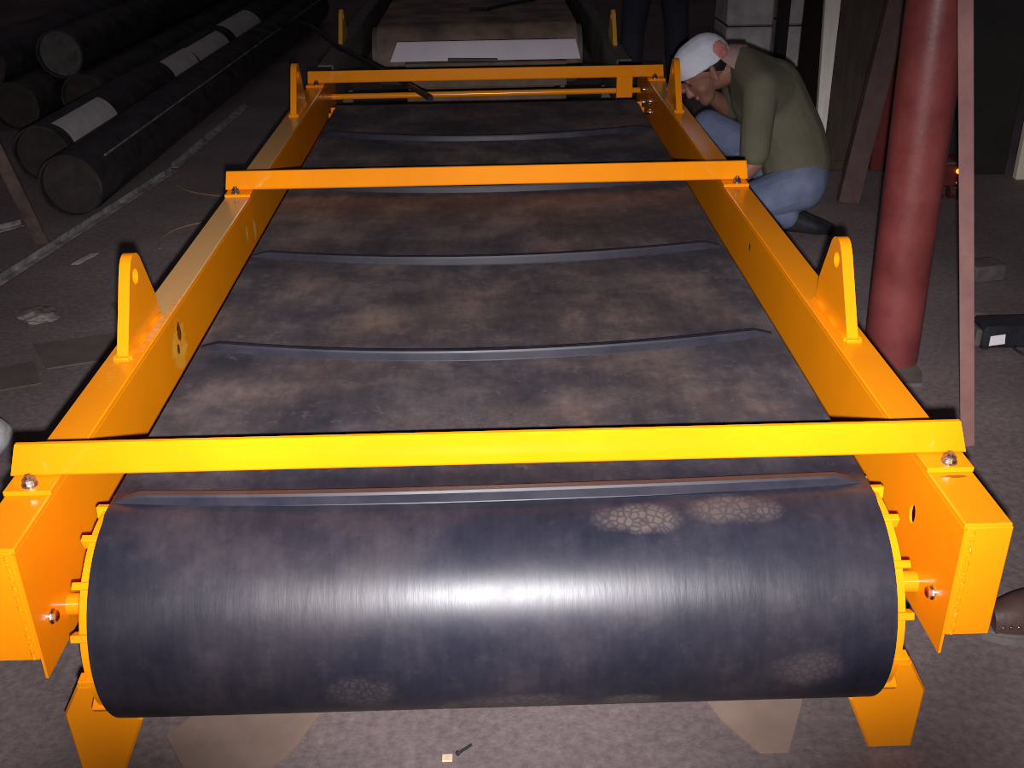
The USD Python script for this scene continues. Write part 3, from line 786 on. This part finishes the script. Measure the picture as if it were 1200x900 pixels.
single('steel_sheet', 'khaki sheet standing at the far right edge', 'sheet', cbox(2.432, 3.0, 3.46, 3.50, 0.0, 0.62, 0.004), M_KHAKI)

tro = Thing('trolley', 'small dark red wheeled trolley with a lit orange lamp behind the flat bar', 'trolley', (2.02, 3.3, 0))
tro.part('body', cbox(1.95, 2.10, 3.205, 3.38, 0.052, 0.150, 0.008), M_REDDARK)
tro.part('top_plate', cbox(1.955, 2.03, 3.21, 3.37, 0.1505, 0.158, 0.002), M_GREYST, label='grey top plate')
for wx in (1.978, 2.028, 2.075):
    for wy in (3.215, 3.36):
        tro.part('wheel', cat(cyl((wx - 0.013, wy, 0.027), (wx + 0.013, wy, 0.027), 0.027, 24), cyl((wx - 0.015, wy, 0.027), (wx + 0.015, wy, 0.027), 0.010, 16)), noise_mat('dark_red_wheel', (0.07, 0.012, 0.014), (0.1, 0.02, 0.02), 20, 0.5))
        tro.part('wheel_fork', cbox(wx - 0.017, wx + 0.017, wy - 0.022, wy + 0.004, 0.046, 0.054, 0.001), M_CHROME, label='bright wheel fork')
tro.part('lamp', cyl((2.039, 3.194, 0.122), (2.039, 3.206, 0.122), 0.010, 16), lamp_mat('orange_lamp', (1.0, 0.25, 0.03), 3.0), label='lit orange pilot lamp')
tro.part('knob', trimesh.creation.icosphere(2, 0.008).apply_translation((2.038, 3.20, 0.070)), M_CHROME, label='bright metal knob')

tool = Thing('power_tool', 'black boxy tool with a white label on the floor at the right edge', 'tool', (1.58, 1.7, 0))
tool.part('body', cat(cbox(1.505, 1.70, 1.652, 1.755, 0.006, 0.078, 0.010), cbox(1.70, 1.86, 1.675, 1.735, 0.014, 0.064, 0.018)), M_BLACK)
tool.part('end_cap', cbox(1.486, 1.506, 1.662, 1.745, 0.008, 0.066, 0.006), M_GREYST, label='grey end cap')
tool.part('white_label', prism(Polygon([(1.524, 0.018), (1.572, 0.024), (1.568, 0.056), (1.524, 0.050)]), 'xz', 1.6505, 1.6525), M_WHITE, smooth=False, label='white sticker')
for fx in (1.52, 1.68):
    tool.part('foot', cbox(fx - 0.01, fx + 0.01, 1.66, 1.745, 0.0, 0.008, 0.001), M_BLACK)
tool.part('cord', tube([(1.60, 1.655, 0.012), (1.63, 1.60, 0.005), (1.72, 1.575, 0.005), (1.90, 1.56, 0.005)], 0.004, 8), M_BLACK)
single('wood_wedge', 'thin brown wood offcut on the floor behind the black tool', 'wood', prism(Polygon([(1.585, 1.94), (1.655, 1.875), (1.628, 1.84), (1.575, 1.90)]), 'xy', 0.0, 0.014), M_CARD, False)
single('brick', 'grey brick on the floor right of the pale reddish flat bar', 'brick', beam((1.70, 2.24, 0.030), (1.82, 2.27, 0.030), 0.09, 0.060, (0, 1, 0), 0.006), noise_mat('grey_brick', (0.075, 0.062, 0.06), (0.12, 0.10, 0.095), 20, 0.9, 0.3), 40)

shoe = Thing('sandal', 'brown studded sandal on the floor at the lower right edge', 'sandal', (1.05, 0.39, 0))
sole = affinity.rotate(affinity.scale(Point(1.075, 0.385).buffer(1.0, 32), 0.125, 0.056), 10, origin=(1.075, 0.385))
shoe.part('sole', cat(prism(sole, 'xy', 0.0, 0.016), prism(sole.buffer(-0.004), 'xy', 0.016, 0.022)), M_SOLE, smooth=35)
up = []
for i in range(9):
    a = i / 8
    x = 0.972 + a * 0.10
    h = 0.030 + 0.034 * math.sin(0.35 + a * 1.2)
    wd = 0.030 + 0.020 * math.sin(min(a * 2.0, 1.3))
    yc = 0.372 + 0.017 * a
    up += [(x, yc + wd * math.cos(g), 0.02 + h * math.sin(g)) for g in np.linspace(0, math.pi, 14)]
shoe.part('upper', hull(up), M_LEATHER, smooth=40)
for k in range(7):
    q = k / 6
    shoe.part('stud', trimesh.creation.icosphere(1, 0.0045).apply_translation((0.985 + 0.085 * q, 0.3415 - 0.004 * math.sin(math.pi * q), 0.034 + 0.004 * math.sin(3 * q))), M_BOLT, label='metal stud')
shoe.part('back_strap', tube([(1.14, 0.345, 0.02), (1.185, 0.40, 0.05), (1.12, 0.44, 0.02)], 0.009, 8), M_LEATHER)

# concrete blocks and a steel column at the back right
for name, x0, x1, z0, z1 in (('lower concrete block left of the dark column, behind the crouching man', 1.56, 1.862, 0.0, 0.342), ('upper concrete block left of the dark column, behind the crouching man', 1.56, 1.862, 0.352, 0.70),
                             ('lower concrete block right of the dark column, by the pale plank', 1.945, 2.11, 0.0, 0.342), ('upper concrete block right of the dark column, by the pale plank', 1.945, 2.11, 0.352, 0.70)):
    m = cbox(x0, x1, 5.85, 6.25, z0, z1, 0.012).subdivide_to_size(0.05)
    v = np.array(m.vertices); v += 0.006 * (np.stack([meshkit.fbm(v * 9 + k, 2, k + 3) for k in range(3)], 1) - 0.5) * np.array([1, 1, 0.0])
    t = Thing('concrete_block', 'pale grey ' + name, 'block', ((x0 + x1) / 2, 6.05, z0), group='concrete blocks at the back')
    t.part('block_body', trimesh.Trimesh(v, m.faces, process=False), M_BLOCK)
    if z0 == 0:
        t.part('mortar_bed', cbox(x0 + 0.01, x1 - 0.01, 5.87, 6.23, 0.342, 0.352, 0.001), M_PIPE_IN, label='rust brown bed joint')
single('steel_column', 'dark square steel column between the pale grey concrete blocks', 'column', cbox(1.872, 1.938, 5.75, 5.83, 0.0, 2.6, 0.005), M_BLACKB)
single('rubble_heap', 'low heap of dark rubble at the foot of the concrete blocks', 'rubble', lump((2.0, 5.60, 0.02), (0.25, 0.13, 0.09), 21, 0.5, 3, 0.0), M_PIPE_IN, 30)


# ------------------------------------------------------------------ people
def V3(*a):
    return np.array(a, float)


def blob(bones, refine=0.012, smooth=8, trims=()):
    """One continuous surface from bones ((x, y, z, r), (x, y, z, r))."""
    parts = []
    for bone in bones:
        sph = [Manifold.sphere(float(j[3]), 20).translate([float(q) for q in j[:3]]) for j in bone]
        parts.append(sph[0] if len(sph) == 1 else Manifold.batch_hull(sph))
    m = Manifold.batch_boolean(parts, OpType.Add)
    for nrm, off in trims:
        m = m.trim_by_plane([float(q) for q in nrm], float(off))
    m = m.refine_to_length(refine).to_mesh()
    t = trimesh.Trimesh(np.array(m.vert_properties[:, :3], float), np.array(m.tri_verts), process=True)
    if smooth:
        was = np.array(t.vertices)
        trimesh.smoothing.filter_taubin(t, lamb=0.5, nu=0.52, iterations=smooth)
        now = np.array(t.vertices)
        wild = np.linalg.norm(now - was, axis=1) > 0.012   # slivers that the smoothing throws out stay where they were
        now[wild] = was[wild]
        t.vertices = now
    return t


def j(p, r):
    return (float(p[0]), float(p[1]), float(p[2]), r)


def hand_bones(wrist, d, palm_n, curl=0.5, s=1.0):
    """Palm, four fingers and a thumb; d = direction wrist to fingers, palm_n = the way the palm faces."""
    d = d / np.linalg.norm(d)
    n = palm_n - d * palm_n.dot(d); n /= np.linalg.norm(n)
    w = np.cross(d, n)
    k0 = wrist + d * 0.015 * s
    knuck = wrist + d * 0.085 * s
    bones = [(j(wrist, 0.024 * s), j(k0 + w * 0.022 * s, 0.015 * s), j(k0 - w * 0.022 * s, 0.015 * s), j(knuck + w * 0.034 * s, 0.0115 * s), j(knuck - w * 0.034 * s, 0.0115 * s))]
    for i, (off, L) in enumerate(zip((-0.034, -0.0115, 0.0115, 0.034), (0.070, 0.080, 0.074, 0.058))):
        p, a = knuck + w * off * s, 0.2
        for q, (seg, r) in enumerate(zip((0.45, 0.32, 0.23), (0.0095, 0.0088, 0.008))):
            a += curl * (0.55 if q == 0 else 0.9)
            e = p + (d * math.cos(a) + n * math.sin(a)) * L * seg * s
            bones.append((j(p, (r + 0.0007) * s), j(e, r * s)))
            p = e
    b = wrist + d * 0.03 * s - w * 0.024 * s
    m1 = b + (-w * 0.7 + d * 0.6 + n * 0.35) * 0.042 * s
    m2 = m1 + (-w * 0.25 + d * 0.8 + n * 0.5) * 0.032 * s
    bones += [(j(b, 0.014 * s), j(m1, 0.011 * s)), (j(m1, 0.011 * s), j(m2, 0.009 * s))]
    return bones


def head_bones(c, f, u):
    l = np.cross(u, f)
    B = [(j(c + u * 0.025 - f * 0.022, 0.082), j(c + u * 0.03 + f * 0.022, 0.074)),
         (j(c + u * 0.0 + f * 0.03, 0.066), j(c - u * 0.075 + f * 0.055, 0.034)),
         (j(c - u * 0.03 + f * 0.05 + l * 0.03, 0.030), j(c - u * 0.03 + f * 0.05 - l * 0.03, 0.030), j(c - u * 0.088 + f * 0.066, 0.022)),
         (j(c + u * 0.005 + f * 0.09, 0.010), j(c - u * 0.034 + f * 0.104, 0.0135), j(c - u * 0.036 + f * 0.085, 0.016)),
         (j(c - u * 0.058 + f * 0.088 + l * 0.016, 0.008), j(c - u * 0.058 + f * 0.088 - l * 0.016, 0.008)),
         (j(c + u * 0.022 + f * 0.082 + l * 0.032, 0.010), j(c + u * 0.022 + f * 0.082 - l * 0.032, 0.010))]
    for s in (-1, 1):
        B.append((j(c + l * s * 0.078 + u * 0.016 - f * 0.012, 0.012), j(c + l * s * 0.080 - u * 0.028 - f * 0.004, 0.009), j(c + l * s * 0.070 - u * 0.005 - f * 0.0, 0.012)))
    return B


def make_person(label, base, J, head_f, head_u, hands, foot_dirs, mats, cap=None, sleeve=0.75):
    """J: joints by name. Clothes are children of the body's thing."""
    skin, shirt, trousers, shoem = mats
    t = Thing('person', label, 'person', base)
    hf = head_f / np.linalg.norm(head_f)
    hu = head_u - hf * head_u.dot(hf); hu /= np.linalg.norm(hu)
    B = [(j(J['pelvis'], 0.115), j(J['belly'], 0.112)), (j(J['belly'], 0.112), j(J['chest'], 0.125)), (j(J['chest'], 0.12), j(J['shL'], 0.052), j(J['neck'], 0.055)), (j(J['chest'], 0.12), j(J['shR'], 0.052), j(J['neck'], 0.055)),
         (j(J['neck'], 0.055), j(J['head'] - hu * 0.04 - hf * 0.02, 0.052))] + head_bones(J['head'], hf, hu)
    S, T = [(j(J['pelvis'] + 0.25 * (J['belly'] - J['pelvis']), 0.136), j(J['belly'], 0.133)), (j(J['belly'], 0.133), j(J['chest'], 0.143)), (j(J['chest'], 0.137), j(J['shL'], 0.068), j(J['neck'], 0.062)), (j(J['chest'], 0.137), j(J['shR'], 0.068), j(J['neck'], 0.062))], []
    T = [(j(J['pelvis'], 0.126), j(J['hipL'], 0.10), j(J['hipR'], 0.10))]
    shoes = []
    for s in 'LR':
        hip, kn, an = J['hip' + s], J['kn' + s], J['an' + s]
        B += [(j(hip, 0.082), j(kn, 0.052)), (j(kn, 0.052), j(kn + 0.3 * (an - kn), 0.054)), (j(kn + 0.3 * (an - kn), 0.054), j(an, 0.036))]
        T += [(j(hip, 0.098), j(kn, 0.067)), (j(kn, 0.067), j(kn + 0.35 * (an - kn), 0.070)), (j(kn + 0.35 * (an - kn), 0.070), j(kn + 0.92 * (an - kn), 0.056))]
        fd = np.array(foot_dirs[s], float); fd /= np.linalg.norm(fd)
        lat = np.cross(fd, [0, 0, 1.0]); lat /= np.linalg.norm(lat) + 1e-9
        up = np.cross(lat, fd)
        heel, toe = an - fd * 0.04 - up * 0.035, an + fd * 0.16 - up * 0.042
        B.append((j(an, 0.034), j(heel, 0.024), j(an + fd * 0.10 - up * 0.035 + lat * 0.02, 0.02), j(an + fd * 0.10 - up * 0.035 - lat * 0.02, 0.02), j(toe, 0.018)))
        shoes.append([(j(an - up * 0.01, 0.042), j(heel, 0.033)), (j(an - up * 0.01, 0.042), j(heel, 0.032), j(an + fd * 0.10 - up * 0.038 + lat * 0.02, 0.028), j(an + fd * 0.10 - up * 0.038 - lat * 0.02, 0.028), j(toe, 0.025))])
        sh, el, wr = J['sh' + s], J['el' + s], J['wr' + s]
        B += [(j(sh, 0.05), j(el, 0.037)), (j(el, 0.037), j(el + 0.3 * (wr - el), 0.038), ), (j(el + 0.3 * (wr - el), 0.038), j(wr, 0.024))]
        B += hand_bones(wr, np.array(hands[s][0], float), np.array(hands[s][1], float), hands[s][2])
        S += [(j(sh, 0.066), j(sh + sleeve * (el - sh), 0.056))]
    body = t.part('body', blob(B, 0.010, 6), skin, smooth=True)
    t.part('shirt', blob(S, 0.016, 10), shirt, smooth=True)
    t.part('trousers', blob(T, 0.016, 10), trousers, smooth=True)
    for sb in shoes:
        t.part('shoe', blob(sb, 0.012, 6), shoem, smooth=True)
    c = J['head']; l = np.cross(hu, hf)
    for s in (-1, 1):
        t.part('eye', trimesh.creation.icosphere(2, 0.0105).apply_translation(c + hf * 0.077 + hu * 0.004 + l * s * 0.030), M_EYE, body)
    hair = blob([(j(c + hu * 0.032 - hf * 0.022, 0.088), j(c + hu * 0.040 + hf * 0.016, 0.081))], 0.010, 3, [(hu * 0.8 - hf * 0.6, float((c + hu * 0.002 - hf * 0.01).dot(hu * 0.8 - hf * 0.6)))])
    hp = t.part('hair', hair, M_HAIR, body, smooth=40)
    if cap:
        cm, cr, cv = cap
        tilt = hu * 0.97 - hf * 0.10
        tilt /= np.linalg.norm(tilt)
        dome_ = blob([(j(c + hu * 0.040 - hf * 0.024, 0.096), j(c + hu * 0.046 + hf * 0.020, 0.090))], 0.010, 3, [(tilt, float((c + hu * 0.030 + hf * 0.02).dot(tilt)))])
        k = t.part('cap', dome_, cm, smooth=40, label='pale cap worn back to front')
        # the peak points to the nape
        V, F = [], []
        n = 18
        for lay in (0.0, -0.004):
            for i in range(n + 1):
                g = math.radians(-62 + 124 * i / n)
                droop = -0.030 * (1 - math.cos(g)) - 0.010
                for rr, dz in ((0.094, 0.012), (0.126, -0.010), (0.160 - 0.022 * (1 - math.cos(g)), -0.040)):
                    rr2 = rr if rr < 0.1 else rr * (0.55 + 0.45 * math.cos(g) ** 0.5)
                    V.append(c + hu * (0.034 + droop + dz + lay) - hf * (0.014 + rr2 * math.cos(g)) + l * rr2 * math.sin(g) * 0.95)
        m = 3 * (n + 1)
        for i in range(n):
            for q in range(2):
                a, b2, c2, d2 = 3 * i + q, 3 * i + q + 1, 3 * (i + 1) + q + 1, 3 * (i + 1) + q
                F += [(a, b2, c2), (a, c2, d2), (m + a, m + c2, m + b2), (m + a, m + d2, m + c2)]
            a, d2 = 3 * i + 2, 3 * (i + 1) + 2
            F += [(a, m + a, m + d2), (a, m + d2, d2)]
        t.part('peak', trimesh.Trimesh(np.array(V), np.array(F), process=False), cv, k, smooth=True, label='tan peak at the nape')
        # red print near the peak on the side that faces the camera
        g0 = np.array(dome_.vertices)
        ctr = c + hu * 0.050 - hf * 0.080 + l * 0.070 * cr[1]
        pick = np.linalg.norm(g0 - ctr, axis=1) < 0.040
        keep = pick[np.array(dome_.faces)].all(1)
        if keep.any():
            pv = trimesh.Trimesh(g0 + np.array(dome_.vertex_normals) * 0.0012, np.array(dome_.faces)[keep], process=False)
            pv.remove_unreferenced_vertices()
            t.part('red_print', pv, cr[0], k, smooth=True, label='red print on the cap')
    return t


K = dict(pelvis=V3(1.235, 2.86, 0.235), belly=V3(1.19, 2.86, 0.37), chest=V3(1.085, 2.86, 0.535), neck=V3(0.985, 2.875, 0.655), head=V3(0.852, 2.905, 0.624),
         shL=V3(1.015, 2.70, 0.595), shR=V3(1.015, 3.03, 0.595), elL=V3(1.005, 2.665, 0.325), elR=V3(1.02, 3.16, 0.41), wrL=V3(0.885, 2.69, 0.195), wrR=V3(0.885, 3.03, 0.514),
         hipL=V3(1.225, 2.775, 0.20), hipR=V3(1.225, 2.95, 0.20), knL=V3(0.865, 2.735, 0.085), knR=V3(0.90, 3.03, 0.38), anL=V3(1.20, 2.76, 0.087), anR=V3(0.955, 3.02, 0.068))
make_person('man in pale cap, olive shirt and blue jeans kneeling beside the right rail', (1.1, 2.86, 0), K, V3(-0.77, -0.06, -0.60), V3(-0.62, 0, 0.78),
            {'L': ((-0.8, 0.1, -0.5), (-0.3, 0, -0.95), 0.35), 'R': ((-0.95, -0.12, 0.27), (-0.2, 0.05, -1.0), 0.10)}, {'L': (1, 0, -0.12), 'R': (-1, 0, 0)}, (M_SKIN, M_SHIRT, M_JEANS, M_BLACK),
            cap=(M_CAP, (M_CAPRED, 1.0), M_VISOR), sleeve=0.86)
Y = 5.0
P2 = dict(pelvis=V3(0.96, Y, 0.86), belly=V3(0.96, Y, 1.02), chest=V3(0.96, Y + 0.01, 1.22), neck=V3(0.96, Y, 1.42), head=V3(0.955, Y - 0.03, 1.58),
          shL=V3(1.135, Y, 1.36), shR=V3(0.785, Y, 1.36), elL=V3(1.23, Y + 0.03, 1.10), elR=V3(0.69, Y + 0.03, 1.10), wrL=V3(1.22, Y - 0.06, 0.86), wrR=V3(0.70, Y - 0.06, 0.86),
          hipL=V3(1.045, Y, 0.82), hipR=V3(0.875, Y, 0.82), knL=V3(1.085, Y - 0.02, 0.46), knR=V3(0.835, Y - 0.02, 0.46), anL=V3(1.12, Y, 0.068), anR=V3(0.82, Y, 0.068))
make_person('person in dark trousers standing behind the kneeling man, seen only to the thighs', (0.97, Y, 0), P2, V3(0, -1, -0.15), V3(0, 0, 1),
            {'L': ((0, -0.1, -1), (-1, 0, 0), 0.3), 'R': ((0, -0.1, -1), (1, 0, 0), 0.3)}, {'L': (0.25, -1, 0), 'R': (-0.2, -1, 0)}, (M_SKIN, M_DKSHIRT, M_NAVY, M_LEATHER))
